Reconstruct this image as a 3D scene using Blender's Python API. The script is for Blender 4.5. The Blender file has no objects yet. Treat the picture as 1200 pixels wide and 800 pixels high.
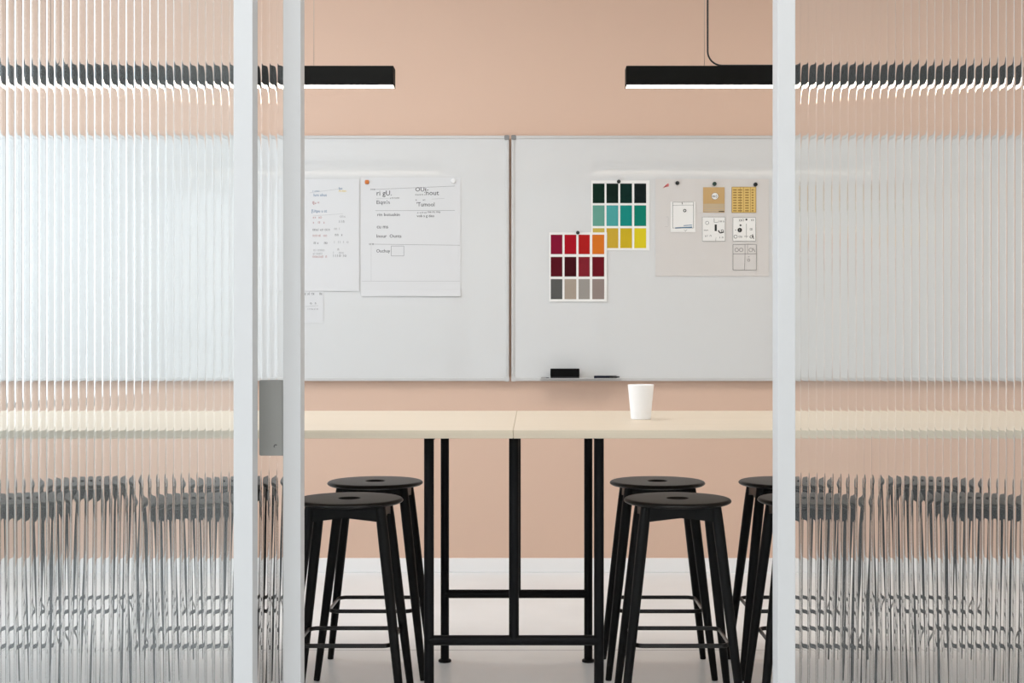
import bpy, bmesh, math, random
from mathutils import Vector, Matrix
PI = math.pi
scene = bpy.context.scene
COL = scene.collection

# ------------------------------------------------------------------ materials
def mat(name, color, rough=0.5, metal=0.0, spec=0.5, emit=None, estr=0.0, bump=None, vary=None, coat=0.0):
    m = bpy.data.materials.new(name); m.use_nodes = True
    nt = m.node_tree; b = nt.nodes['Principled BSDF']
    b.inputs['Base Color'].default_value = (*color, 1)
    b.inputs['Roughness'].default_value = rough
    b.inputs['Metallic'].default_value = metal
    b.inputs['Specular IOR Level'].default_value = spec
    b.inputs['Coat Weight'].default_value = coat
    if emit:
        b.inputs['Emission Color'].default_value = (*emit, 1)
        b.inputs['Emission Strength'].default_value = estr
    tc = None
    if bump or vary:
        tc = nt.nodes.new('ShaderNodeTexCoord')
    if vary:   # (scale xyz, amount)
        sc, amt = vary
        mp = nt.nodes.new('ShaderNodeMapping'); mp.inputs['Scale'].default_value = sc
        nz = nt.nodes.new('ShaderNodeTexNoise'); nz.inputs['Scale'].default_value = 1.0
        nz.inputs['Detail'].default_value = 5
        rp = nt.nodes.new('ShaderNodeValToRGB')
        rp.color_ramp.elements[0].position = 0.3; rp.color_ramp.elements[1].position = 0.7
        rp.color_ramp.elements[0].color = (*[c * (1 - amt) for c in color], 1)
        rp.color_ramp.elements[1].color = (*[min(1, c * (1 + amt)) for c in color], 1)
        nt.links.new(tc.outputs['Object'], mp.inputs['Vector'])
        nt.links.new(mp.outputs['Vector'], nz.inputs['Vector'])
        nt.links.new(nz.outputs['Fac'], rp.inputs['Fac'])
        nt.links.new(rp.outputs['Color'], b.inputs['Base Color'])
    if bump:   # (scale, strength)
        n2 = nt.nodes.new('ShaderNodeTexNoise'); n2.inputs['Scale'].default_value = bump[0]
        n2.inputs['Detail'].default_value = 4
        bp = nt.nodes.new('ShaderNodeBump'); bp.inputs['Strength'].default_value = bump[1]
        bp.inputs['Distance'].default_value = 0.002
        nt.links.new(tc.outputs['Object'], n2.inputs['Vector'])
        nt.links.new(n2.outputs['Fac'], bp.inputs['Height'])
        nt.links.new(bp.outputs['Normal'], b.inputs['Normal'])
    return m

M = {}
M['peach'] = mat('peach_paint', (0.715, 0.505, 0.395), 0.75, spec=0.25, bump=(90, 0.08))
M['white_paint'] = mat('white_paint', (0.82, 0.82, 0.81), 0.7, bump=(90, 0.05))
M['ceiling'] = mat('ceiling_paint', (0.85, 0.85, 0.84), 0.8, bump=(60, 0.05))
M['base'] = mat('baseboard_paint', (0.92, 0.91, 0.91), 0.4)
M['concrete'] = mat('polished_concrete', (0.83, 0.85, 0.865), 0.36, spec=0.5, vary=((2.2, 2.2, 2.2), 0.045), bump=(14, 0.05))
M['powder'] = mat('white_powder_coat', (0.455, 0.452, 0.45), 0.45, bump=(400, 0.03))
M['plate'] = mat('grey_lock_metal', (0.225, 0.22, 0.205), 0.42, metal=0.15)
M['keyhole'] = mat('keyhole_black', (0.01, 0.01, 0.01), 0.5)
M['birch'] = mat('birch_laminate', (0.64, 0.54, 0.42), 0.42, vary=((1.2, 30, 6), 0.03))
M['birch_edge'] = mat('birch_edge', (0.62, 0.53, 0.41), 0.5, vary=((1.5, 4, 90), 0.05))
M['steel'] = mat('black_powder_steel', (0.006, 0.006, 0.0065), 0.45, spec=0.10, bump=(500, 0.03))
M['wood_black'] = mat('black_stained_wood', (0.006, 0.0058, 0.0056), 0.42, spec=0.12, vary=((40, 40, 3), 0.2), bump=(180, 0.04))
M['seat_black'] = mat('black_seat', (0.008, 0.006, 0.005), 0.38, spec=0.25, vary=((4, 60, 4), 0.25), bump=(160, 0.05))
M['ring'] = mat('dark_rod', (0.008, 0.007, 0.006), 0.3, spec=.4)
M['board'] = mat('whiteboard_enamel', (0.68, 0.68, 0.68), 0.07, spec=0.6)
M['alu'] = mat('anodised_aluminium', (0.62, 0.62, 0.62), 0.35, metal=0.7)
M['corner'] = mat('grey_corner_plastic', (0.22, 0.22, 0.22), 0.5)
M['housing'] = mat('lamp_black', (0.004, 0.004, 0.0035), 0.6, spec=0.12)
M['led'] = mat('led_diffuser', (0.9, 0.85, 0.78), 0.5, emit=(1.0, 0.86, 0.70), estr=8.5)
M['cord'] = mat('black_cord', (0.006, 0.006, 0.006), 0.5)
M['wire'] = mat('steel_wire', (0.45, 0.40, 0.36), 0.4, metal=0.6)
M['paper'] = mat('white_paper', (0.69, 0.69, 0.70), 0.8, bump=(40, 0.05))
M['board_sheet'] = mat('cream_foam_board', (0.67, 0.64, 0.62), 0.8)
M['card'] = mat('glossy_card', (0.84, 0.83, 0.81), 0.6)
M['ink'] = mat('grey_ink', (0.075, 0.075, 0.08), 0.7, spec=.2)
M['ink_light'] = mat('pale_pencil', (0.33, 0.33, 0.34), 0.7)
M['ink_black'] = mat('black_ink', (0.01, 0.01, 0.01), 0.7)
M['ink_red'] = mat('red_pencil', (0.40, 0.15, 0.14), 0.7)
M['ink_blue'] = mat('blue_pencil', (0.10, 0.20, 0.33), 0.7)
M['ink_pink'] = mat('pink_marker', (0.70, 0.16, 0.15), 0.7)
M['ink_yellow'] = mat('yellow_pencil', (0.70, 0.52, 0.10), 0.7)
M['tan'] = mat('tan_card', (0.56, 0.36, 0.155), 0.7)
M['tan_pale'] = mat('tan_card_pale', (0.50, 0.40, 0.29), 0.7)
M['gold'] = mat('gold_card', (0.72, 0.50, 0.16), 0.7)
M['gold_dark'] = mat('gold_print', (0.30, 0.17, 0.04), 0.7)
M['magnet'] = mat('black_magnet', (0.008, 0.010, 0.010), 0.35)
M['magnet_green'] = mat('dark_green_magnet', (0.004, 0.035, 0.025), 0.35)
M['orange'] = mat('orange_magnet', (0.60, 0.17, 0.03), 0.4)
M['magnet_white'] = mat('white_magnet', (0.82, 0.82, 0.82), 0.3)
M['cup'] = mat('white_porcelain', (0.93, 0.935, 0.95), 0.45)
M['eraser'] = mat('eraser_black', (0.003, 0.003, 0.003), 0.7, spec=.1)
M['eraser_felt'] = mat('eraser_felt', (0.02, 0.02, 0.022), 0.9, bump=(300, 0.3))
M['marker'] = mat('marker_navy', (0.004, 0.007, 0.02), 0.4, spec=.25)
M['marker_cap'] = mat('marker_cap_black', (0.01, 0.01, 0.01), 0.35)
M['marker_grey'] = mat('marker_grey', (0.30, 0.29, 0.28), 0.4)

def srgb(r, g, b):
    f = lambda c: (c / 255 / 12.92) if c / 255 <= 0.04045 else ((c / 255 + 0.055) / 1.055) ** 2.4
    return (f(r), f(g), f(b))

def glass_mat(name, rough=0.0, ior=1.5, tint=(1, 1, 1)):
    m = bpy.data.materials.new(name); m.use_nodes = True
    nt = m.node_tree; nt.nodes.clear()
    g = nt.nodes.new('ShaderNodeBsdfGlass'); g.inputs['IOR'].default_value = ior
    g.inputs['Roughness'].default_value = rough
    g.inputs['Color'].default_value = (*tint, 1)
    o = nt.nodes.new('ShaderNodeOutputMaterial')
    nt.links.new(g.outputs[0], o.inputs['Surface'])
    return m
M['reeded'] = glass_mat('reeded_glass', 0.0, 1.5, (0.985, 0.99, 0.988))
M['clear'] = glass_mat('clear_glass', 0.0, 1.5, (0.985, 0.99, 0.988))

# ------------------------------------------------------------------ mesh helpers
def bx(bm, x0, x1, y0, y1, z0, z1, bevel=0.0, seg=2, mi=0):
    r = bmesh.ops.create_cube(bm, size=1.0)
    vs = r['verts']
    for v in vs:
        v.co = Vector((x0 + (v.co.x + .5) * (x1 - x0), y0 + (v.co.y + .5) * (y1 - y0), z0 + (v.co.z + .5) * (z1 - z0)))
    fs = set(f for v in vs for f in v.link_faces)
    for f in fs: f.material_index = mi
    if bevel > 0:
        es = list(set(e for v in vs for e in v.link_edges))
        bmesh.ops.bevel(bm, geom=es, offset=bevel, segments=seg, affect='EDGES', profile=0.5, material=mi)

def tube(bm, pts, radii, seg=16, cap=True, mi=0, closed=False):
    """round tube along pts with a radius per point"""
    pts = [Vector(p) for p in pts]
    if not isinstance(radii, (list, tuple)): radii = [radii] * len(pts)
    rings = []
    n = len(pts)
    up = None
    for i, p in enumerate(pts):
        if closed: t = (pts[(i + 1) % n] - pts[i - 1]).normalized()
        elif i == 0: t = (pts[1] - pts[0]).normalized()
        elif i == n - 1: t = (pts[-1] - pts[-2]).normalized()
        else: t = ((pts[i + 1] - p).normalized() + (p - pts[i - 1]).normalized()).normalized()
        if up is None:
            up = Vector((0, 1, 0)) if abs(t.y) < 0.9 else Vector((1, 0, 0))
        a = (up - t * up.dot(t)).normalized(); b = t.cross(a)
        up = a
        rings.append([bm.verts.new(p + (a * math.cos(2 * PI * k / seg) + b * math.sin(2 * PI * k / seg)) * radii[i]) for k in range(seg)])
    m = n if closed else n - 1
    for i in range(m):
        r0, r1 = rings[i], rings[(i + 1) % n]
        for k in range(seg):
            f = bm.faces.new((r0[k], r0[(k + 1) % seg], r1[(k + 1) % seg], r1[k])); f.smooth = True; f.material_index = mi
    if cap and not closed:
        f = bm.faces.new(list(reversed(rings[0]))); f.material_index = mi
        f = bm.faces.new(rings[-1]); f.material_index = mi

def lathe(bm, prof, cx=0, cy=0, seg=48, mi=0, axis='z', close=False):
    """prof: list of (r, z)"""
    rings = []
    for r, z in prof:
        ring = []
        for k in range(seg):
            a = 2 * PI * k / seg
            if axis == 'z': co = (cx + r * math.cos(a), cy + r * math.sin(a), z)
            else: co = (cx + r * math.cos(a), z, cy + r * math.sin(a))   # axis y: prof z = y
            ring.append(bm.verts.new(co))
        rings.append(ring)
    n = len(rings)
    for i in range(n if close else n - 1):
        r0, r1 = rings[i], rings[(i + 1) % n]
        for k in range(seg):
            f = bm.faces.new((r0[k], r0[(k + 1) % seg], r1[(k + 1) % seg], r1[k])); f.smooth = True; f.material_index = mi
    if not close:
        for ring, rv in ((rings[0], True), (rings[-1], False)):
            f = bm.faces.new(list(reversed(ring)) if rv else ring); f.material_index = mi

def auto_sharp(bm, ang=35):
    for e in bm.edges:
        if len(e.link_faces) == 2 and e.calc_face_angle(0) > math.radians(ang): e.smooth = False

def obj(name, bm, mats, parent=None, smooth=None, loc=None):
    bmesh.ops.recalc_face_normals(bm, faces=bm.faces)
    if smooth is True:
        for f in bm.faces: f.smooth = True
    auto_sharp(bm)
    me = bpy.data.meshes.new(name); bm.to_mesh(me); bm.free()
    if not isinstance(mats, (list, tuple)): mats = [mats]
    for m in mats: me.materials.append(m)
    o = bpy.data.objects.new(name, me); COL.objects.link(o)
    if parent is not None: o.parent = parent
    if loc is not None: o.location = loc
    return o

def tag(o, label, cat, group=None, kind=None):
    o['label'] = label; o['category'] = cat
    if group: o['group'] = group
    if kind: o['kind'] = kind
    return o

def thing(name, label, cat, loc=(0, 0, 0), group=None, kind=None):
    o = bpy.data.objects.new(name, None); COL.objects.link(o)
    o.location = loc; o.empty_display_size = 0.1
    return tag(o, label, cat, group, kind)

def struct(name, bm, m, label, cat, parent=None):
    o = obj(name, bm, m, parent)
    o['kind'] = 'structure'; o['label'] = label; o['category'] = cat
    return o

def copy_tree(o, parent=None):
    c = o.copy(); COL.objects.link(c)
    if parent is not None: c.parent = parent
    for ch in list(o.children): copy_tree(ch, c)
    return c

# ------------------------------------------------------------------ camera
H = 1.168
F = 1500.0
cam = bpy.data.cameras.new('camera'); cam.sensor_width = 36; cam.lens = F / 1200 * 36
cam.shift_x = -22 / 1200; cam.shift_y = 1 / 1200
cam.clip_start = 0.05
co = bpy.data.objects.new('camera', cam); COL.objects.link(co)
co.location = (0, 0, H); co.rotation_euler = (PI / 2, 0, 0)
scene.camera = co
def PX(x, s): return (x - 622) / s          # photograph column -> metres at scale s
def PZ(y, s): return H - (y - 401) / s      # photograph row -> height at scale s

# ------------------------------------------------------------------ room
XL, XR = -3.0, 3.4
YB = F / 230.3        # back wall
YF = -3.0             # far end of the corridor behind
ZC = 3.2
YD = F / 525.0        # front face of the doors
bm = bmesh.new(); bx(bm, XL - .15, XR + .15, YF - .15, YB + .15, -0.1, 0); struct('floor', bm, M['concrete'], 'smooth pale grey concrete floor', 'floor')
bm = bmesh.new(); bx(bm, XL - .15, XR + .15, YF - .15, YB + .15, ZC, ZC + .1); struct('ceiling', bm, M['ceiling'], 'plain white ceiling above the room', 'ceiling')
bm = bmesh.new(); bx(bm, XL - .15, XR + .15, YB, YB + .15, 0, ZC); struct('wall_back', bm, M['peach'], 'peach painted wall behind the whiteboards', 'wall')
bm = bmesh.new(); bx(bm, XR, XR + .15, YD + .06, YB, 0, ZC); struct('wall_right', bm, M['white_paint'], 'white painted side wall on the right', 'wall')
bm = bmesh.new(); bx(bm, XR, XR + .15, YF, YD + .06, 0, ZC); struct('wall_corridor_right', bm, M['white_paint'], 'white corridor wall on the right', 'wall')
bm = bmesh.new(); bx(bm, XL - .15, XR + .15, YF - .15, YF, 0, ZC); struct('wall_corridor_end', bm, M['white_paint'], 'white wall at the end of the corridor', 'wall')
def wall_with_hole(name, y0, y1, hy0, hy1, hz0, hz1, m, label):
    bm = bmesh.new()
    bx(bm, XL - .15, XL, y0, hy0, 0, ZC); bx(bm, XL - .15, XL, hy1, y1, 0, ZC)
    bx(bm, XL - .15, XL, hy0, hy1, 0, hz0); bx(bm, XL - .15, XL, hy0, hy1, hz1, ZC)
    return struct(name, bm, m, label, 'wall')
W1 = (3.15, 6.15, 0.86, 3.05)
W2 = (-1.3, 2.35, 0.5, 3.0)
wall_with_hole('wall_left', YD + .06, YB, *W1, M['white_paint'], 'side wall with the tall window on the left')
wall_with_hole('wall_corridor_left', YF, YD + .06, *W2, M['white_paint'], 'white corridor wall with wide window on the left')
def window(name, W, n, label):
    y0, y1, z0, z1 = W
    root = bpy.data.objects.new(name, None); COL.objects.link(root); root.location = (XL - .10, (y0 + y1) / 2, z0)
    root['kind'] = 'structure'; root['label'] = label; root['category'] = 'window'
    L = root.location
    bm = bmesh.new(); t = .045
    a, b = y0 - L.y, y1 - L.y; h = z1 - z0
    bx(bm, -.03, .03, a, b, 0, t); bx(bm, -.03, .03, a, b, h - t, h)
    for k in range(n + 1):
        c = a + t / 2 + (b - a - t) * k / n
        bx(bm, -.03, .03, c - t / 2, c + t / 2, t, h - t)
    obj('window_frame', bm, M['powder'], root)
    bm = bmesh.new(); bx(bm, .03, .12, a, b, -.02, .002, .003); obj('window_sill', bm, M['powder'], root)
window('window_1', W1, 2, 'tall white framed window in the left wall of the room')
window('window_2', W2, 3, 'wide white framed window of the corridor')
# baseboards
bm = bmesh.new(); bx(bm, XL, XR, YB - .012, YB, 0, .072, .003); struct('baseboard_back', bm, M['base'], 'white baseboard along the peach back wall', 'baseboard')
bm = bmesh.new(); bx(bm, XL, XL + .012, YD + .06, YB - .013, 0, .072, .003); struct('baseboard_left', bm, M['base'], 'white baseboard on the left wall', 'baseboard')
bm = bmesh.new(); bx(bm, XR - .012, XR, YD + .06, YB - .013, 0, .072, .003); struct('baseboard_right', bm, M['base'], 'white baseboard on the right wall', 'baseboard')
# thin grey strip lying straight across the floor
bm = bmesh.new(); bx(bm, XL, XR, 4.86, 4.863, 0.0, 0.0006)
struct('trim_1', bm, M['ink_light'], 'thin grey line across the concrete floor', 'trim')

# ------------------------------------------------------------------ glazed partition
ZT = 2.4
def pane_reeded(bm, x0, x1, yc, z0, z1, pitch=0.0179, mid_deg=3.3, edge_deg=38, base=.004, front=-1, seg=20):
    """reeds running vertically: gently domed, steeper beside the grooves; the other side is flat"""
    n = max(1, round((x1 - x0) / pitch)); p = (x1 - x0) / n
    us = [math.sin(PI / 2 * (-1 + 2 * k / seg)) for k in range(seg + 1)]
    N = 400; hs = [0.0]
    for k in range(N):
        u = -1 + 2 * (k + .5) / N
        sl = math.radians(mid_deg * u + edge_deg * u ** 5)
        hs.append(hs[-1] - math.tan(sl) * p / N)
    cols = []
    for i in range(n):
        for k in range(seg + (1 if i == n - 1 else 0)):
            u = us[k]
            cols.append((x0 + p * (i + .5 + u / 2), hs[round((u + 1) / 2 * N)], k == 0 or k == seg))
    V = []
    for x, d, c in cols:
        yf = yc + front * (base / 2 + d); yb = yc - front * base / 2
        V.append([bm.verts.new((x, yf, z0)), bm.verts.new((x, yf, z1)), bm.verts.new((x, yb, z0)), bm.verts.new((x, yb, z1))])
    for a, b in zip(V[:-1], V[1:]):
        f = bm.faces.new((a[0], b[0], b[1], a[1])); f.smooth = True
        bm.faces.new((a[2], a[3], b[3], b[2]))
        bm.faces.new((a[0], a[2], b[2], b[0])); bm.faces.new((a[1], b[1], b[3], a[3]))
    for e in (V[0], V[-1]): bm.faces.new((e[0], e[1], e[3], e[2]))

def leaf(name, x0, x1, yf, depth, sw, z0, z1, glass, label, cat, rail=.05):
    """framed glass leaf: two stiles, two rails, one pane"""
    root = bpy.data.objects.new(name, None); COL.objects.link(root)
    root.location = (x0, yf, z0); root['kind'] = 'structure'; root['label'] = label; root['category'] = cat
    w, h = x1 - x0, z1 - z0
    for a in (0, w - sw):
        bm = bmesh.new(); bx(bm, a, a + sw, 0, depth, 0, h, .0012, 2); obj('stile', bm, M['powder'], root)
    for a in (0, h - rail):
        bm = bmesh.new(); bx(bm, sw + .0005, w - sw - .0005, .002, depth - .002, a, a + rail, .001, 1); obj('rail', bm, M['powder'], root)
    bm = bmesh.new()
    if glass == 'reeded': pane_reeded(bm, sw, w - sw, depth / 2, rail, h - rail)
    else: bx(bm, sw, w - sw, depth / 2 - .003, depth / 2 + .003, rail, h - rail)
    obj('glass_pane', bm, M[glass], root)
    return root
SF = F / 542.0     # the fixed leaves on the left stand in front of the sliding one
fx1 = -326 / 542.0; fx0 = fx1 - 1.33
leaf('window_3', fx0, fx1, SF, .052, .0415, .012, ZT, 'clear', 'fixed white framed glass panel left of the sliding door', 'glass panel')
leaf('window_4', XL, fx0 - .002, SF, .052, .0415, .012, ZT, 'clear', 'outer fixed white framed glass panel at the far left', 'glass panel')
sx1 = -269.7 / 525; sx0 = sx1 - 1.36
door = leaf('door_1', sx0, sx1, YD, .049, .0393, .012, ZT, 'reeded', 'white framed sliding door of reeded glass pushed open to the left, with grey lock plate', 'sliding door')
leaf('window_5', 289.5 / 525, 289.5 / 525 + 1.36, YD, .062, .0393, .012, ZT, 'reeded', 'fixed white framed reeded glass panel right of the doorway', 'glass panel')
leaf('window_6', 289.5 / 525 + 1.362, XR, YD, .062, .0393, .012, ZT, 'reeded', 'outer fixed white framed reeded glass panel at the far right', 'glass panel')
# lock plate on the sliding door (local to door root)
px0, px1 = PX(303.3, 525), PX(331.5, 525)
pz0, pz1 = PZ(534, 525), PZ(445.3, 525)
def rounded_rect_prism(bm, x0, x1, z0, z1, y0, y1, rads, seg=6, bev=0.0, mi=0):
    """rads: corner radii for (x0z0, x1z0, x1z1, x0z1); prism along y"""
    pts = []
    cs = [(x0, z0, 1, 1, PI, rads[0]), (x1, z0, -1, 1, 1.5 * PI, rads[1]), (x1, z1, -1, -1, 0, rads[2]), (x0, z1, 1, -1, .5 * PI, rads[3])]
    for cx, cz, dx, dz, a0, r in cs:
        if r <= 0: pts.append((cx, cz)); continue
        for k in range(seg + 1):
            a = a0 + .5 * PI * k / seg
            pts.append((cx + dx * r + r * math.cos(a), cz + dz * r + r * math.sin(a)))
    v0 = [bm.verts.new((x, y0, z)) for x, z in pts]; v1 = [bm.verts.new((x, y1, z)) for x, z in pts]
    n = len(pts)
    fs = [bm.faces.new(v0), bm.faces.new(list(reversed(v1)))]
    for k in range(n): fs.append(bm.faces.new((v0[k], v1[k], v1[(k + 1) % n], v0[(k + 1) % n])))
    for f in fs: f.material_index = mi
    if bev > 0:
        bmesh.ops.bevel(bm, geom=[e for e in fs[0].edges], offset=bev, segments=2, affect='EDGES', material=mi)
bm = bmesh.new()
rounded_rect_prism(bm, px0 - sx0, px1 - sx0 + .0012, pz0 - .012, pz1 - .012, .004, .0175, (.0035, 0, 0, .0035), bev=.0012)
lp = obj('lock_plate', bm, M['plate'], door); lp['label'] = 'grey metal lock plate'
bm = bmesh.new()
kx, kz = PX(322.6, 525) - sx0, PZ(523, 525) - .012
tube(bm, [(kx + .0036 * math.cos(a), .0038, kz + .0036 * math.sin(a)) for a in [math.radians(d) for d in range(40, 230, 15)]], .0009, 8)
obj('keyhole', bm, M['keyhole'], lp)
# head beam, wall over it, floor track
bm = bmesh.new(); bx(bm, XL, XR, SF - .02, YD + .085, ZT + .002, ZT + .10, .002); struct('trim_2', bm, M['powder'], 'white head track over the glass doors', 'trim')
bm = bmesh.new(); bx(bm, XL, XR, SF - .01, YD + .07, ZT + .10, ZC); struct('wall_front', bm, M['white_paint'], 'white wall above the glass doors', 'wall')
bm = bmesh.new(); bx(bm, XL, XR, SF - .004, YD + .066, 0, .009, .002); struct('trim_3', bm, M['powder'], 'white floor track under the glass doors', 'trim')

# ------------------------------------------------------------------ bar table
ZTOP = H - .26
yt0, yt1 = F / 396.0, F / 308.0
S1, S2 = 379.3, 320.2
yA, yBk = F / S1, F / S2
cx = -.0520
table = thing('bar_table', 'long high table with pale birch top in two sections on black steel legs', 'table', (cx, (yt0 + yt1) / 2, 0))
ly0, ly1 = yt0 - table.location.y, yt1 - table.location.y
TL = 2.60; th = .0245
for sgn in (-1, 1):
    bm = bmesh.new()
    a, b = (-TL, -.0004) if sgn < 0 else (.0004, TL)
    bx(bm, a, b, ly0, ly1, ZTOP - th, ZTOP, .0012, 1)
    bm.faces.ensure_lookup_table()
    for f in bm.faces:
        f.normal_update()
        f.material_index = 0 if abs(f.normal.z) > .9 else 1
    obj('tabletop', bm, [M['birch'], M['birch_edge']], table)
hw = .2625; rr = .0153; zb = .248
for tx in (-TL + .30, 0, TL - .30):
    for yy in (yA, yBk):
        y = yy - table.location.y
        for lx in (-hw, hw):
            bm = bmesh.new(); tube(bm, [(tx + lx, y, .008), (tx + lx, y, ZTOP - th)], rr, 24)
            lg = obj('leg', bm, M['steel'], table)
            bm = bmesh.new(); lathe(bm, [(.006, .014), (.021, .0085), (.0235, .006), (.0235, .001), (.022, 0)], tx + lx, y, 28)
            obj('foot', bm, M['steel'], lg)
        bm = bmesh.new(); tube(bm, [(tx - hw, y, zb), (tx + hw, y, zb)], .0157, 20); obj('crossbar', bm, M['steel'], table)
        bm = bmesh.new(); tube(bm, [(tx, y, zb), (tx, y, ZTOP - th)], rr, 24); obj('post', bm, M['steel'], table)
    for lx in (-hw, hw):
        bm = bmesh.new(); bx(bm, tx + lx - .012, tx + lx + .012, yA - table.location.y + .012, yBk - table.location.y - .012, ZTOP - th - .022, ZTOP - th - .001, .002)
        obj('top_rail', bm, M['steel'], table)

# ------------------------------------------------------------------ stools
ZS = .674
def make_stool():
    root = thing('bar_stool', '', 'stool', group='black stools around the high table')
    # round seat with a finger hole
    R0, t = .170, .0165
    rh = .0345
    prof = [(rh + .002, ZS - .0003), (rh, ZS - .003), (rh, ZS - t + .002), (rh + .002, ZS - t),
            (R0 - .020, ZS - t), (R0 - .008, ZS - t + .0015), (R0 - .002, ZS - t + .005), (R0, ZS - .0085),
            (R0 - .0012, ZS - .0045), (R0 - .004, ZS - .0018), (R0 - .008, ZS - .0003), (R0 - .014, ZS)]
    bm = bmesh.new(); lathe(bm, prof, seg=96, close=True)
    obj('seat', bm, M['seat_black'], root)
    # legs
    tx, ty, fx, fy = .109, .095, .184, .152
    ztop = ZS - t + .001
    def legc(z, sx, sy):
        u = 1 - z / ztop
        return Vector((sx * (tx + (fx - tx) * u), sy * (ty + (fy - ty) * u), z))
    for sx in (-1, 1):
        for sy in (-1, 1):
            bm = bmesh.new()
            zs = [0.0, .003, .10, .23, .40, .54, .60, ztop]
            rs = [.0100, .0110, .0128, .0146, .0163, .0172, .0172, .0160]
            tube(bm, [legc(z, sx, sy) for z in zs], rs, 20)
            obj('leg', bm, M['wood_black'], root)
    # aprons with a shallow peaked underside
    za = ZS - t + .0005; hz = .047; pk = .013
    def apron(along, s):
        bm = bmesh.new()
        n = 12; q = tx if along == 'x' else ty
        off = (ty if along == 'x' else tx) * s * 1.03
        hw_ = .009
        rows = []
        for k in range(n + 1):
            u = -1 + 2 * k / n
            c = u * q * 1.02
            zb_ = za - hz + pk * (1 - abs(u) ** 1.05)
            row = []
            for d, z in ((-hw_, za), (hw_, za), (hw_, zb_), (-hw_, zb_)):
                row.append(bm.verts.new((c, off + d, z) if along == 'x' else (off + d, c, z)))
            rows.append(row)
        for a, b in zip(rows[:-1], rows[1:]):
            for j in range(4): bm.faces.new((a[j], a[(j + 1) % 4], b[(j + 1) % 4], b[j]))
        bm.faces.new(rows[0]); bm.faces.new(list(reversed(rows[-1])))
        return obj('apron', bm, M['wood_black'], root)
    for s in (-1, 1): apron('x', s); apron('y', s)
    # footrest hoop of bent flat bar, inside the legs
    zr = .233
    c = legc(zr, 1, 1); hx, hy, rc = c.x - .0095, c.y - .0095, .032
    path = []
    for qx, qy, a0 in ((1, 1, 0), (-1, 1, 90), (-1, -1, 180), (1, -1, 270)):
        for k in range(9):
            a = math.radians(a0 + 90 * k / 8)
            path.append((qx * (hx - rc) + rc * math.cos(a), qy * (hy - rc) + rc * math.sin(a), a))
    bm = bmesh.new(); rings = []
    wz, wt = .0067, .0034
    for x, y, a in path:
        nx, ny = math.cos(a), math.sin(a)
        ring = []
        for k in range(12):
            b = 2 * PI * (k + .5) / 12
            cc, ss = math.cos(b), math.sin(b)
            pw = lambda v: math.copysign(abs(v) ** .5, v)
            ring.append(bm.verts.new((x + nx * wt * pw(cc), y + ny * wt * pw(cc), zr + wz * pw(ss))))
        rings.append(ring)
    for i in range(len(rings)):
        r0, r1 = rings[i], rings[(i + 1) % len(rings)]
        for k in range(12):
            f = bm.faces.new((r0[k], r0[(k + 1) % 12], r1[(k + 1) % 12], r1[k])); f.smooth = True
    obj('footrest', bm, M['ring'], root)
    return root
yS1, yS2 = F / 368.8, F / 327.9
stools = [
    (-.576, yS1, 0, 'black wooden bar stool nearest the sliding door, in the near row left of the doorway'),
    (.466, yS1, 0, 'black wooden bar stool fully in the open doorway, near row right of the table legs'),
    (.892, yS1, 0, 'black wooden bar stool in the near row half hidden by the right door stile'),
    (1.42, yS1, 0, 'black wooden bar stool behind the right reeded glass, rightmost of the near row'),
    (-1.068, yS1, 0, 'black wooden bar stool behind the left reeded glass, second from left in the near row'),
    (-1.62, yS1, 0, 'black wooden bar stool behind the left reeded glass, leftmost of the near row'),
    (-.5557, yS2, 0, 'black wooden bar stool in the far row just left of the steel table legs'),
    (.4523, yS2, 0, 'black wooden bar stool in the far row just right of the steel table legs'),
    (.914, yS2, 0, 'black wooden bar stool in the far row partly behind the right door stile'),
    (1.427, yS2, 0, 'black wooden bar stool behind the right reeded glass, rightmost of the far row'),
    (-1.058, yS2, 0, 'black wooden bar stool in the far row behind the lock plate side of the glass'),
    (-1.583, yS2, 0, 'black wooden bar stool behind the left reeded glass, leftmost of the far row'),
]
proto = make_stool()
for i, (x, y, rz, lab) in enumerate(stools):
    o = proto if i == 0 else copy_tree(proto)
    o.location = (x, y, 0); o.rotation_euler = (0, 0, rz); o['label'] = lab

# ------------------------------------------------------------------ cup
cupY = F / 346.0
bm = bmesh.new()
rt, rb, hc = .0440, .0335, .117
lathe(bm, [(.001, .0), (rb - .002, 0), (rb, .002), (rt, hc - .001), (rt - .0012, hc), (rt - .0024, hc - .001), (rb - .002, .005), (.001, .004)], seg=64)
cup = obj('cup', bm, M['cup'], loc=(PX(751, 346), cupY, ZTOP))
tag(cup, 'plain white tapered cup standing on the birch table', 'cup')

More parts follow.
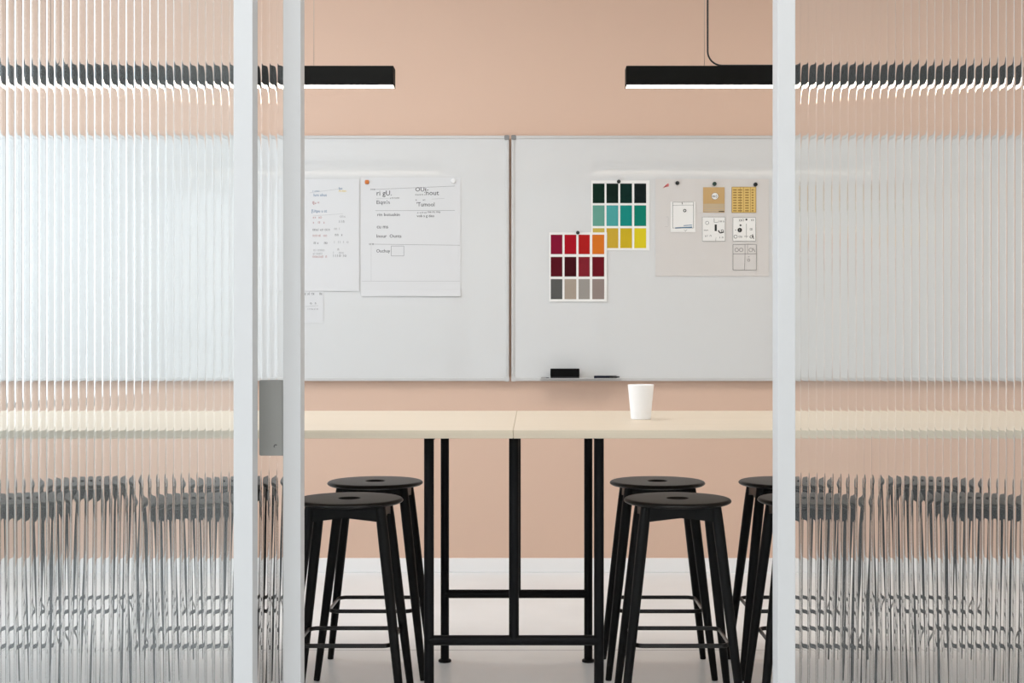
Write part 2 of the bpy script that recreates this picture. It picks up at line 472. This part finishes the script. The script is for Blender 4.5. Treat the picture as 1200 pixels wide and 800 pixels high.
# ------------------------------------------------------------------ whiteboards
YW = YB
SB = 231.5
yb_surf = F / SB           # face of the boards
zb0, zb1 = PZ(446.3, SB), PZ(158.8, SB)
def whiteboard(x0, x1, label, tray=None):
    root = thing('whiteboard', label, 'whiteboard', ((x0 + x1) / 2, YW, zb0), group='whiteboards on the peach wall')
    ox, oy, oz = root.location
    y0 = yb_surf - oy
    hz = zb1 - zb0; a, b = x0 - ox, x1 - ox
    fw = .016
    bm = bmesh.new(); bx(bm, a + fw * .6, b - fw * .6, y0, -.004, fw * .6, hz - fw * .6); obj('writing_surface', bm, M['board'], root)
    bm = bmesh.new()
    bx(bm, a + fw, b - fw, y0 - .004, -.001, 0, fw, .002); bx(bm, a + fw, b - fw, y0 - .004, -.001, hz - fw, hz, .002)
    bx(bm, a, a + fw, y0 - .004, -.001, fw, hz - fw, .003); bx(bm, b - fw, b, y0 - .004, -.001, fw, hz - fw, .003)
    obj('frame', bm, M['alu_white'], root)
    for cx_, sx in ((a, 1), (b, -1)):
        for cz_, sz in ((0, 1), (hz, -1)):
            bm = bmesh.new()
            x_0, x_1 = sorted((cx_ - sx * .0015, cx_ + sx * .024)); z_0, z_1 = sorted((cz_ - sz * .0015, cz_ + sz * .022))
            rounded_rect_prism(bm, x_0, x_1, z_0, z_1, y0 - .0065, y0 - .001, (.006,) * 4, bev=.001)
            obj('corner_cap', bm, M['corner'] if sz < 0 else M['alu_white'], root)
    return root
M['alu_white'] = mat('pale_aluminium_frame', (0.60, 0.59, 0.58), 0.35, metal=0.25)
wbL = whiteboard(PX(597.2, SB) - 2.8, PX(596.6, SB), 'left whiteboard carrying the handwritten paper sheets')
wbR = whiteboard(PX(599.4, SB), PX(599.4, SB) + 2.9, 'right whiteboard carrying the colour swatch cards and a pen tray')
tr0, tr1 = PX(633, SB) , PX(727.5, SB)
ztray = PZ(443.9, 236)
TRY0 = yb_surf - .075; TRY1 = yb_surf - .0045
bm = bmesh.new()
L = wbR.location
bx(bm, tr0 - L.x, tr1 - L.x, TRY0 - L.y, TRY1 - L.y, ztray - .0035 - L.z, ztray - L.z, .001, 1)
bx(bm, tr0 - L.x, tr1 - L.x, TRY0 - L.y, TRY0 + .002 - L.y, ztray - L.z - .0035, ztray + .0025 - L.z, .0007, 1)
obj('pen_tray', bm, M['alu_white'], wbR)

# things on the tray
ST = F / (yb_surf - .045)
bm = bmesh.new(); x0, x1 = PX(645, ST), PX(679, ST)
bx(bm, x0, x1, yb_surf - .066, yb_surf - .022, ztray + .010, ztray + .050, .003, 2)
er = obj('board_eraser', bm, M['eraser']); tag(er, 'black block shaped board eraser on the pen tray', 'eraser')
bm = bmesh.new(); bx(bm, x0 + .001, x1 - .001, yb_surf - .065, yb_surf - .023, ztray + .0003, ztray + .010, .001, 1)
obj('felt_pad', bm, M['eraser_felt'], er)
def marker(xa, xb, dy, rad, m, mc, label, capf=.30):
    bm = bmesh.new(); z = ztray + rad + .0003; y = yb_surf - dy
    xc = xb - (xb - xa) * capf
    tube(bm, [(xa, y, z), (xa + .003, y, z), (xc, y, z)], [rad * .7, rad * .93, rad * .93], 16)
    o = obj('marker_pen', bm, m); tag(o, label, 'marker', 'markers on the pen tray')
    bm = bmesh.new(); tube(bm, [(xc, y, z), (xb - .02, y, z), (xb - .012, y, z), (xb, y, z)], [rad, rad, rad * .6, rad * .35], 16)
    obj('cap', bm, mc, o)
marker(PX(696, ST), PX(722, ST), .050, .0075, M['marker'], M['marker_cap'], 'dark navy marker pen lying in front on the right end of the tray')
marker(PX(699, ST), PX(726.5, ST), .028, .0070, M['marker_cap'], M['marker_cap'], 'black marker pen lying behind the navy one, its tip sticking out right')
marker(PX(634, ST), PX(644, ST), .050, .0035, M['marker_grey'], M['marker_cap'], 'thin grey marker stub at the left end of the tray')

# ------------------------------------------------------------------ sheets
def text_mesh(bm, s, x, z, size, y, mi, wscale=1.0, font_off=0.0002):
    """letters as thin raised ink; x,z = left baseline point"""
    cu = bpy.data.curves.new('t', 'FONT'); cu.body = s; cu.size = size; cu.extrude = .00015; cu.resolution_u = 2
    cu.offset = font_off
    to = bpy.data.objects.new('t', cu); COL.objects.link(to)
    dg = bpy.context.evaluated_depsgraph_get(); ev = to.evaluated_get(dg)
    me = bpy.data.meshes.new_from_object(ev)
    me.transform(Matrix.Translation((x, y, z)) @ Matrix.Rotation(PI / 2, 4, 'X') @ Matrix.Diagonal((wscale, 1, 1, 1)))
    n0 = len(bm.faces)
    bm.from_mesh(me); bm.faces.ensure_lookup_table()
    for f in bm.faces[n0:]: f.material_index = mi
    bpy.data.objects.remove(to); bpy.data.curves.remove(cu); bpy.data.meshes.remove(me)

def line(bm, x0, z0, x1, z1, w, y, mi, t=.00025):
    d = Vector((x1 - x0, 0, z1 - z0)); n = Vector((-d.z, 0, d.x)).normalized() * w / 2
    p = [Vector((x0, y, z0)) - n, Vector((x1, y, z1)) - n, Vector((x1, y, z1)) + n, Vector((x0, y, z0)) + n]
    a = [bm.verts.new(v + Vector((0, -t, 0))) for v in p]; b = [bm.verts.new(v) for v in p]
    fs = [bm.faces.new(a), bm.faces.new(list(reversed(b)))] + [bm.faces.new((a[k], b[k], b[(k + 1) % 4], a[(k + 1) % 4])) for k in range(4)]
    for f in fs: f.material_index = mi
def rect(bm, x0, x1, z0, z1, y, mi, t=.00025): line(bm, x0, (z0 + z1) / 2, x1, (z0 + z1) / 2, abs(z1 - z0), y, mi, t)
def box_outline(bm, x0, x1, z0, z1, w, y, mi):
    line(bm, x0, z0, x1, z0, w, y, mi); line(bm, x0, z1, x1, z1, w, y, mi)
    line(bm, x0, z0, x0, z1, w, y, mi); line(bm, x1, z0, x1, z1, w, y, mi)
def ringm(bm, x, z, r, w, y, mi, seg=20):
    for k in range(seg):
        a, b = 2 * PI * k / seg, 2 * PI * (k + 1) / seg
        line(bm, x + r * math.cos(a), z + r * math.sin(a), x + r * math.cos(b), z + r * math.sin(b), w, y, mi)
def disc(bm, x, z, r, y, mi, seg=20):
    vs = [bm.verts.new((x + r * math.cos(2 * PI * k / seg), y - .0002, z + r * math.sin(2 * PI * k / seg))) for k in range(seg)]
    f = bm.faces.new(vs); f.material_index = mi

PXm = 1 / SB
def X(x): return (x - 622) * PXm
def Z(y): return H - (y - 401) * PXm
# each sheet: a thin slab with slightly lifted corner; layer = how many sheets below
def sheet(name, x0, x1, y0, y1, m, label, cat, layer=0, t=.0012, curl=.0, group=None):
    bm = bmesh.new(); yf = yb_surf - .0008 - layer * .003
    n, mm = 4, 20
    gr = []
    for j in range(mm + 1):
        row = []
        for i in range(n + 1):
            u, v = i / n, j / mm
            c = curl * (max(0, v - .88) / .12) ** 2 * (0.4 + .6 * u)
            row.append((X(x0) + (X(x1) - X(x0)) * u, yf - c, Z(y0) + (Z(y1) - Z(y0)) * v))
        gr.append(row)
    A = [[bm.verts.new((x, y - t, z)) for x, y, z in r] for r in gr]; B = [[bm.verts.new((x, y, z)) for x, y, z in r] for r in gr]
    for j in range(mm):
        for i in range(n):
            bm.faces.new((A[j][i], A[j + 1][i], A[j + 1][i + 1], A[j][i + 1])); bm.faces.new((B[j][i], B[j][i + 1], B[j + 1][i + 1], B[j + 1][i]))
    for j in range(mm):
        bm.faces.new((A[j][0], B[j][0], B[j + 1][0], A[j + 1][0])); bm.faces.new((A[j][n], A[j + 1][n], B[j + 1][n], B[j][n]))
    for i in range(n):
        bm.faces.new((A[0][i], A[0][i + 1], B[0][i + 1], B[0][i])); bm.faces.new((A[mm][i], B[mm][i], B[mm][i + 1], A[mm][i + 1]))
    o = obj(name, bm, m); tag(o, label, cat, group)
    return o, yf - t
def ink(parent, bm, mats, name='handwriting'):
    return obj(name, bm, mats, parent)
INKS = [M['ink'], M['ink_light'], M['ink_red'], M['ink_blue'], M['ink_black'], M['ink_pink'], M['ink_yellow']]
random.seed(4)
def scribble(bm, x0, y, x1, h, mi, seed, y_, step=1.5, dens=.8):
    """row of tiny handwriting-like letters, from column x0 to x1 at row y"""
    rnd = random.Random(seed); x = x0
    while x < x1:
        if rnd.random() < dens:
            k = rnd.randrange(4); w = step * .62
            if k == 0: line(bm, X(x), Z(y), X(x), Z(y - h), .0016, y_, mi)
            elif k == 1: box = (X(x), X(x + w), Z(y), Z(y - h * .8)); line(bm, box[0], box[2], box[0], box[3], .0014, y_, mi); line(bm, box[0], box[3], box[1], box[3], .0014, y_, mi); line(bm, box[1], box[3], box[1], box[2], .0014, y_, mi)
            elif k == 2: ringm(bm, X(x + w / 2), Z(y - h * .45), h * .36 * PXm, .0014, y_, mi, 8)
            else: line(bm, X(x), Z(y), X(x + w), Z(y - h * .7), .0014, y_, mi); line(bm, X(x + w), Z(y), X(x), Z(y - h * .7), .0014, y_, mi)
        x += step * (1 + rnd.random() * .35)

# small note, low left
o, f = sheet('paper_note', 345, 379, 338, 378, M['paper'], 'small white paper note peeking out below the tall left sheet', 'note', 0)
bm = bmesh.new(); scribble(bm, 350, 345.5, 377, 3, 0, 3, f); line(bm, X(358), Z(359), X(373), Z(358), .0012, f, 1); scribble(bm, 364, 356.5, 371, 2.4, 0, 5, f); scribble(bm, 361, 363, 373, 2.2, 1, 6, f); ink(o, bm, INKS)
# tall left sheet
o, f = sheet('paper_sheet', 326, 421, 210, 341, M['paper'], 'tall white paper sheet with a faint coloured list, next to the left door stile', 'paper sheet', 1, group='paper sheets on the left whiteboard', curl=.0)
bm = bmesh.new()
line(bm, X(363), Z(226), X(397), Z(221.5), .0011, f, 1)
scribble(bm, 367, 224.8, 375, 1.8, 3, 1, f, 1.6)
text_mesh(bm, 'Iurs ohus', X(367.5), Z(230), 0.020, f, 3, .9)
text_mesh(bm, 'Ips', X(397), Z(222), 0.017, f, 3); text_mesh(bm, 'Artist', X(397), Z(224.8), 0.015, f, 6, 1.1)
text_mesh(bm, 'I[u =', X(366), Z(239), 0.019, f, 2, 1.0)
text_mesh(bm, '[Utpu u st', X(365), Z(248.8), 0.020, f, 3, .95)
for k, (yy, a, b, c, d, mi) in enumerate(((256, 367, 376, 399, 404, 2), (262, 367, 380, 398, 404, 2), (270.5, 367, 388, 392, 402, 0), (277.5, 367, 384, 393, 402, 2), (286, 368, 383, 392, 407, 0), (294.5, 366, 381, 396, 400, 1), (298.5, 367, 380, 391, 406, 1), (302, 367, 382, 391, 406, 2))):
    scribble(bm, a, yy, b, 2.8, mi, 10 + k, f, 1.8); scribble(bm, c, yy - 1, d, 2.8, 0 if k % 2 else 1, 30 + k, f, 1.8, .7)
line(bm, X(367), Z(253), X(402), Z(250.5), .0009, f, 1)
ink(o, bm, INKS)
# wide sheet
o, f = sheet('paper_sheet', 423, 539.7, 208, 347, M['paper'], 'large ruled white paper sheet with handwritten notes and a small drawn box', 'paper sheet', 0, group='paper sheets on the left whiteboard', curl=.006)
bm = bmesh.new(); W = .0011
def fz(y): return f            # the ink follows the flat lower part; the curl starts near the top only
line(bm, X(437), Z(222), X(533), Z(218), W, f, 0); line(bm, X(440), Z(246.8), X(533), Z(246.5), W, f, 0)
line(bm, X(436), Z(286), X(539), Z(287.3), W, f, 0); line(bm, X(424), Z(329.3), X(539), Z(329.3), W, f, 1)
line(bm, X(435), Z(287), X(435), Z(329), W * .7, f, 1)
scribble(bm, 434.5, 222.6, 440, 1.6, 0, 61, f); scribble(bm, 438, 247.6, 441, 2.2, 0, 62, f); scribble(bm, 433, 287, 437, 2.2, 0, 63, f)
text_mesh(bm, "ri gU.", X(441), Z(229), 0.036, f, 0, .98)
line(bm, X(441), Z(232.5), X(456), Z(232.3), W, f, 1); scribble(bm, 457, 233, 469, 1.8, 0, 64, f, 2)
text_mesh(bm, "Eiqm'n", X(441), Z(239), 0.026, f, 0, 1.0)
text_mesh(bm, 'OUt-', X(486.5), Z(224.2), 0.030, f, 0, 1.05)
scribble(bm, 487, 229, 496, 2, 0, 65, f, 2); text_mesh(bm, ':nout', X(497), Z(228.5), 0.034, f, 0, 1.05)
scribble(bm, 487, 235, 505, 1.8, 0, 66, f, 2.3, .7); line(bm, X(506), Z(233.3), X(521), Z(232.3), W, f, 1)
text_mesh(bm, "'Tumool", X(488), Z(241.7), 0.029, f, 0, .95)
text_mesh(bm, "rin butuskin", X(442), Z(253), 0.021, f, 0, 1.15)
scribble(bm, 489, 250, 500, 1.8, 0, 67, f, 2.2); text_mesh(bm, "rne rn; rmy", X(501), Z(249.2), 0.014, f, 0, 1.0)
text_mesh(bm, "vob s g deo", X(488.5), Z(254.3), 0.018, f, 0, 1.05)
text_mesh(bm, "cu ms", X(441.5), Z(267.5), 0.026, f, 0, .95)
text_mesh(bm, "Inour  Ounts", X(441), Z(278.3), 0.023, f, 0, 1.05)
text_mesh(bm, "Ouchuy", X(441), Z(295.7), 0.023, f, 0, .95)
box_outline(bm, X(458.5), X(473.3), Z(299.8), Z(288.2), .0014, f, 0)
ink(o, bm, INKS)

# swatch cards
def swatch_card(x0, x1, y0, y1, cols, rows, colours, label, layer):
    o, f = sheet('swatch_card', x0, x1, y0, y1, M['card'], label, 'swatch card', layer, t=.0015, group='colour swatch cards')
    bm = bmesh.new(); ms = []
    for r, (ya, yb_) in enumerate(rows):
        for c, (xa, xb) in enumerate(cols):
            m = mat('swatch_colour', tuple(.86 * q for q in srgb(*colours[r][c])), .6, spec=.12); ms.append(m)
            rect(bm, X(xa), X(xb), Z(yb_), Z(ya), f, len(ms) - 1)
    obj('colour_swatches', bm, ms, o)
swatch_card(692.8, 761.2, 211.5, 293.4, [(694.6, 708.4), (710.7, 724.5), (726.8, 740.6), (743.2, 757.2)], [(215, 238), (240.6, 264.8), (267.4, 290.7)],
            [[(8, 42, 30), (10, 34, 26), (4, 44, 38), (14, 28, 28)], [(108, 168, 152), (82, 172, 170), (24, 146, 136), (12, 132, 112)], [(214, 190, 90), (212, 176, 60), (214, 184, 40), (232, 212, 40)]],
            'white card with green, teal and yellow colour swatches', 0)
swatch_card(643.6, 711.2, 272.3, 353.4, [(645.4, 659), (661.5, 675.3), (677.9, 691.1), (694, 708)], [(275, 297.8), (301, 324), (327, 350.5)],
            [[(138, 14, 52), (176, 12, 34), (184, 28, 28), (226, 122, 40)], [(92, 10, 28), (68, 6, 18), (136, 34, 46), (112, 16, 30)], [(98, 98, 96), (178, 164, 150), (166, 160, 154), (156, 140, 134)]],
            'white card with red, orange and grey colour swatches', 1)

# pin board sheet with cards
o, f0 = sheet('foam_board', 768, 900.7, 209.7, 323.6, M['board_sheet'], 'large cream foam board with small printed cards on the right whiteboard', 'display board', 0, t=.0025)
bm = bmesh.new()
for k in range(5): line(bm, X(777 + k * .6), Z(220.3 - k * .7), X(784 - k * .2), Z(216.3 - k * .3 + (k % 2) * 2), .0028, f0, 5)
ink(o, bm, INKS)
bm = bmesh.new(); line(bm, X(780.5), Z(254), X(783), Z(254), .0007, f0, 1); line(bm, X(783), Z(254), X(783), Z(265), .0007, f0, 1); line(bm, X(779), Z(265.5), X(783), Z(265.5), .0007, f0, 1)
ink(o, bm, INKS, 'pencil_mark')
def card(x0, x1, y0, y1, m, label):
    return sheet('printed_card', x0, x1, y0, y1, m, label, 'card', 1.35, t=.0010, group='cards on the foam board')
o, f = card(785.7, 814.8, 236.3, 272, M['card'], 'white card with a drawn tablet screen outline, left on the foam board')
bm = bmesh.new(); box_outline(bm, X(788.2), X(812.5), Z(267.2), Z(236.9), .0016, f, 0); line(bm, X(788.5), Z(240.7), X(812.5), Z(240.3), .0011, f, 0); line(bm, X(799), Z(237), X(799.6), Z(239.5), .003, f, 0)
ringm(bm, X(802.3), Z(246.8), .0062, .0045, f, 4, 14); line(bm, X(791), Z(267.2), X(811), Z(266.2), .006, f, 3); line(bm, X(801), Z(264.4), X(811), Z(263.8), .004, f, 3)
line(bm, X(801.5), Z(269), X(803), Z(271), .001, f, 0); line(bm, X(803), Z(271), X(805), Z(269), .001, f, 0); ink(o, bm, [M['ink_black']] + INKS[1:], 'drawing')
o, f = card(823.8, 848.9, 219.5, 248.9, M['tan'], 'tan brown card with a round white badge, top middle of the foam board')
bm = bmesh.new(); rect(bm, X(824.3), X(848.5), Z(248.3), Z(238.8), f, 0)
for k in range(4): line(bm, X(824.3), Z(240.2 + k * 2.2), X(848.5), Z(240.2 + k * 2.2), .0012, f - .0002, 1)
line(bm, X(842), Z(247.7), X(848.4), Z(247.7), .004, f - .0003, 2)
disc(bm, X(837.6), Z(229.9), 4.0 * PXm, f, 3); ringm(bm, X(837.6), Z(229.9), 4.0 * PXm, .0012, f, 2, 24)
text_mesh(bm, 'm:)', X(834.3), Z(231.3), .020, f - .0004, 2, 1.0)
obj('print', bm, [M['tan_pale'], M['gold'], M['ink_black'], M['card']], o)
o, f = card(857.2, 885.9, 219, 249.3, M['gold'], 'golden yellow card printed with a table of numbers, top right of the foam board')
bm = bmesh.new()
for x in (867.2, 871.2, 879.2): line(bm, X(x), Z(249), X(x), Z(219.3), .0016, f, 0)
line(bm, X(857.5), Z(223), X(885.6), Z(223), .001, f, 0); box_outline(bm, X(857.5), X(885.6), Z(249), Z(219.3), .0018, f, 0)
for k in range(9):
    yy = 223.2 + k * 3.05
    for xa, xb in ((859, 863), (864.6, 869.4), (873, 877.2), (880.6, 882.8)):
        line(bm, X(xa), Z(yy - .6), X(xb), Z(yy - .6), .0058, f - .0002, 1)
obj('print', bm, [M['gold_dark'], M['gold_mid'] if 'gold_mid' in M else M['gold_dark']], o)
o, f = card(822.5, 850, 254, 283, M['card'], 'white card with black line sketches and a black bar, middle of the foam board')
bm = bmesh.new(); box_outline(bm, X(822.9), X(849.6), Z(282.6), Z(254.3), .0014, f, 0)
ringm(bm, X(828.5), Z(261.2), .0085, .0016, f, 0, 12); rect(bm, X(837.3), X(839.8), Z(270.8), Z(263), f, 4)
line(bm, X(836.7), Z(256), X(836.7), Z(260.6), .002, f, 0); line(bm, X(836.7), Z(260.6), X(841.5), Z(260.4), .0014, f, 0); scribble(bm, 842, 260.5, 848, 2, 0, 71, f)
line(bm, X(841.5), Z(270), X(843.5), Z(273), .006, f, 4); line(bm, X(843.5), Z(273), X(848), Z(272), .006, f, 4); ringm(bm, X(846.3), Z(270.6), .006, .003, f, 4, 10)
scribble(bm, 825, 270.5, 830, 1.4, 0, 72, f, 1.6); scribble(bm, 826, 277.5, 832, 2.4, 0, 73, f, 2.4); scribble(bm, 841, 279.3, 848, 2, 0, 74, f, 2); line(bm, X(839), Z(278), X(838.4), Z(282.3), .0012, f, 0)
ink(o, bm, [M['ink_black']] + INKS[1:], 'drawing')
o, f = card(858.3, 885.7, 254.5, 282.9, M['card'], 'white card with black dots and small sketches, right column of the foam board')
bm = bmesh.new(); box_outline(bm, X(858.7), X(885.3), Z(282.5), Z(254.8), .0014, f, 0)
disc(bm, X(866.7), Z(269.6), .0115, f, 4); disc(bm, X(867.6), Z(264), .005, f, 4); disc(bm, X(874.5), Z(257.3), .005, f, 4); line(bm, X(866.5), Z(268), X(866.5), Z(271.2), .002, f - .0003, 1)
ringm(bm, X(861.8), Z(277.3), .0085, .002, f, 0, 12); ringm(bm, X(880), Z(277.6), .0065, .003, f, 4, 10); line(bm, X(881.5), Z(274.5), X(883), Z(280), .004, f, 4)
line(bm, X(874.5), Z(262), X(874.5), Z(279), .0016, f, 0); line(bm, X(871.8), Z(277), X(876.5), Z(277), .002, f, 0); scribble(bm, 866, 259.5, 870, 3.4, 4, 75, f, 1.6, 1); scribble(bm, 880, 259, 882.5, 3, 0, 76, f, 1.8, 1)
scribble(bm, 879, 270, 882, 3, 0, 77, f, 1.8, 1); scribble(bm, 860, 257, 864, 1.8, 0, 78, f, 1.8); scribble(bm, 866, 278.6, 869.5, 3, 0, 79, f, 1.8); disc(bm, X(861.8), Z(269.6), .0025, f, 4)
ink(o, bm, [M['ink_black']] + INKS[1:], 'drawing')
o, f = card(858.5, 886.4, 286.2, 316.6, M['card_warm'] if 'card_warm' in M else M['board_sheet'], 'pale card ruled in four boxes with drawn circles, lowest on the foam board')
bm = bmesh.new(); box_outline(bm, X(858.8), X(886.1), Z(316.3), Z(286.5), .0014, f, 0); line(bm, X(872.9), Z(297.5), X(872.2), Z(316.2), .0014, f, 0); line(bm, X(858.8), Z(297.5), X(886), Z(297.3), .0018, f, 0)
line(bm, X(872.8), Z(286.6), X(872.9), Z(297.4), .0016, f, 0); line(bm, X(875.8), Z(286.6), X(875.8), Z(297.4), .0014, f, 0)
for x in (863.1, 868.3, 879.6): ringm(bm, X(x), Z(292.8), .0092, .0018, f, 0, 12)
line(bm, X(882), Z(290.6), X(884.5), Z(295), .0018, f, 0); ringm(bm, X(877.2), Z(304.8), .006, .0018, f, 0, 10); line(bm, X(876.5), Z(301), X(878), Z(300.8), .0018, f, 0)
ink(o, bm, [M['ink_black']] + INKS[1:], 'drawing')

# magnets
def magnet(x, y, r, m, label, layer, hgt=.008, sq=False):
    bm = bmesh.new(); y1_ = yb_surf - .0008 - layer
    if sq: bx(bm, X(x) - r, X(x) + r, y1_ - hgt, y1_, Z(y) - r, Z(y) + r, r * .45, 3)
    else: lathe(bm, [(r * .8, y1_), (r, y1_ - hgt * .25), (r, y1_ - hgt * .8), (r * .85, y1_ - hgt)], X(x), Z(y), 24, axis='y')
    o = obj('magnet', bm, m); tag(o, label, 'magnet', 'magnets on the whiteboards')
magnet(430.2, 213.4, .0105, M['orange'], 'orange square magnet on the top left of the ruled paper sheet', .0010, sq=True)
magnet(531.2, 212.2, .0115, M['magnet_white'], 'white round magnet on the top right of the ruled paper sheet', .0010)
magnet(725, 212.8, .0095, M['magnet'], 'black magnet holding the green and teal swatch card', .0018)
magnet(677, 272.7, .0090, M['magnet'], 'black magnet holding the red and grey swatch card', .0048)
magnet(793.6, 214.6, .0098, M['magnet'], 'black magnet on the foam board beside the pink scribble', .0028)
magnet(837.1, 215.6, .0105, M['magnet_green'], 'dark green magnet above the tan brown card', .0028)
magnet(885, 216.3, .0105, M['magnet'], 'black magnet above the golden yellow card', .0028)

# ------------------------------------------------------------------ pendant lamps
yl0 = F / 292.4; LW = .076; LH = .0768; zl = 1.168 + 301.6 / 292.4
SL = 292.4
def pendant(x0, x1, cord_x, cord_end, wires, label):
    root = thing('pendant_lamp', label, 'pendant lamp', ((x0 + x1) / 2, yl0 + LW / 2, zl), group='linear pendant lamps')
    ox = root.location.x; a, b = x0 - ox, x1 - ox; w = LW / 2
    bm = bmesh.new()   # open channel: two cheeks and a lid
    bx(bm, a + .003, b - .003, -w, -w + .003, 0, LH, .0006, 1); bx(bm, a + .003, b - .003, w - .003, w, 0, LH, .0006, 1)
    bx(bm, a + .003, b - .003, -w + .003, w - .003, LH - .003, LH)
    obj('housing', bm, M['housing'], root)
    bm = bmesh.new(); bx(bm, a + .0035, b - .0035, -w + .0035, w - .0035, .0005, .006, .001, 1); obj('diffuser', bm, M['led'], root)
    for c, d in ((a, a + .003), (b - .003, b)):
        bm = bmesh.new(); bx(bm, c, d, -w, w, -.001, LH, .0008, 1); obj('end_cap', bm, M['housing'], root)
    top = ZC - zl
    for wx in wires:
        bm = bmesh.new(); tube(bm, [(wx - ox, 0, LH), (wx - ox, 0, top)], .0009, 8); obj('suspension_wire', bm, M['wire'], root)
    bm = bmesh.new(); cxx = cord_x - ox; rc = .058; zc = LH + .0045
    pts = [(cxx, 0, top), (cxx, 0, zc + rc)]
    for k in range(1, 9):
        an = PI + .5 * PI * k / 8
        pts.append((cxx + rc + rc * math.cos(an), 0, zc + rc + rc * math.sin(an)))
    pts += [(cord_end - ox - .02, 0, zc), (cord_end - ox, 0, LH - .001)]
    tube(bm, [(p[0], -.02, p[2]) for p in pts], .0037, 12); obj('power_cord', bm, M['cord'], root)
    bm = bmesh.new(); lathe(bm, [(.02, top), (.05, top - .001), (.05, top - .022), (.045, top - .025)], cxx, 0, 32); obj('ceiling_canopy', bm, M['housing'], root)
    return root
xe = PX(461, SL)
pendant(xe - 1.70, xe, PX(60, SL), PX(138, SL), (xe - 1.375, xe - .325), 'long black linear pendant lamp on the left, mostly behind the reeded door')
xe = PX(734, SL)
pendant(xe, xe + 1.70, PX(830, SL), PX(1080, SL), (xe + .318, xe + 1.375), 'long black linear pendant lamp on the right, with its black cord in the doorway')

# ------------------------------------------------------------------ light
def area(name, loc, rot, sx, sy, power, color):
    l = bpy.data.lights.new(name, 'AREA'); l.shape = 'RECTANGLE'; l.size = sx; l.size_y = sy; l.energy = power; l.color = color
    o = bpy.data.objects.new(name, l); COL.objects.link(o); o.location = loc; o.rotation_euler = rot
    return o
def window_light(name, W, power, color):
    y0, y1, z0, z1 = W
    # just outside the opening, shining in (+X)
    return area(name, (XL - .16, (y0 + y1) / 2, (z0 + z1) / 2), (0, -PI / 2, 0), z1 - z0, y1 - y0, power, color)
window_light('daylight_room', W1, 48, (0.84, 0.93, 1.0))
window_light('daylight_corridor', W2, 95, (0.86, 0.94, 1.0))
# fill light panels added under the ceiling to brighten room and corridor
def fill_panel(x, y, sx, sy, power, color, label):
    bm = bmesh.new(); bx(bm, -sx / 2 - .02, sx / 2 + .02, -sy / 2 - .02, sy / 2 + .02, -.02, 0, .002)
    o = obj('fill_light_panel', bm, M['powder'], loc=(x, y, ZC)); tag(o, label, 'fill light', 'added fill light panels')
    area('fill_light', (x, y, ZC - .022), (0, 0, 0), sx, sy, power, color)
fill_panel(1.9, 4.7, 1.2, 1.2, 18, (1.0, 0.93, 0.84), 'added square fill light panel over the right end of the table')
fill_panel(-.7, 4.4, 1.2, 1.2, 25, (1.0, 0.98, 0.96), 'added square fill light panel over the left end of the table')
fill_panel(.3, .9, 3.2, 1.6, 76, (1.0, 0.97, 0.94), 'added fill light panel in the corridor')

w = bpy.data.worlds.new('world'); scene.world = w; w.use_nodes = True
w.node_tree.nodes['Background'].inputs['Color'].default_value = (0.8, 0.9, 1.0, 1)
w.node_tree.nodes['Background'].inputs['Strength'].default_value = 1.0

scene.view_settings.view_transform = 'Standard'
scene.view_settings.look = 'None'
scene.view_settings.gamma = 1.0
scene.view_settings.use_curve_mapping = False
scene.view_settings.exposure = 0.0
cy = scene.cycles
cy.max_bounces = 14; cy.transmission_bounces = 12; cy.glossy_bounces = 6; cy.diffuse_bounces = 8
cy.sample_clamp_indirect = 6.0
cy.use_denoising = True
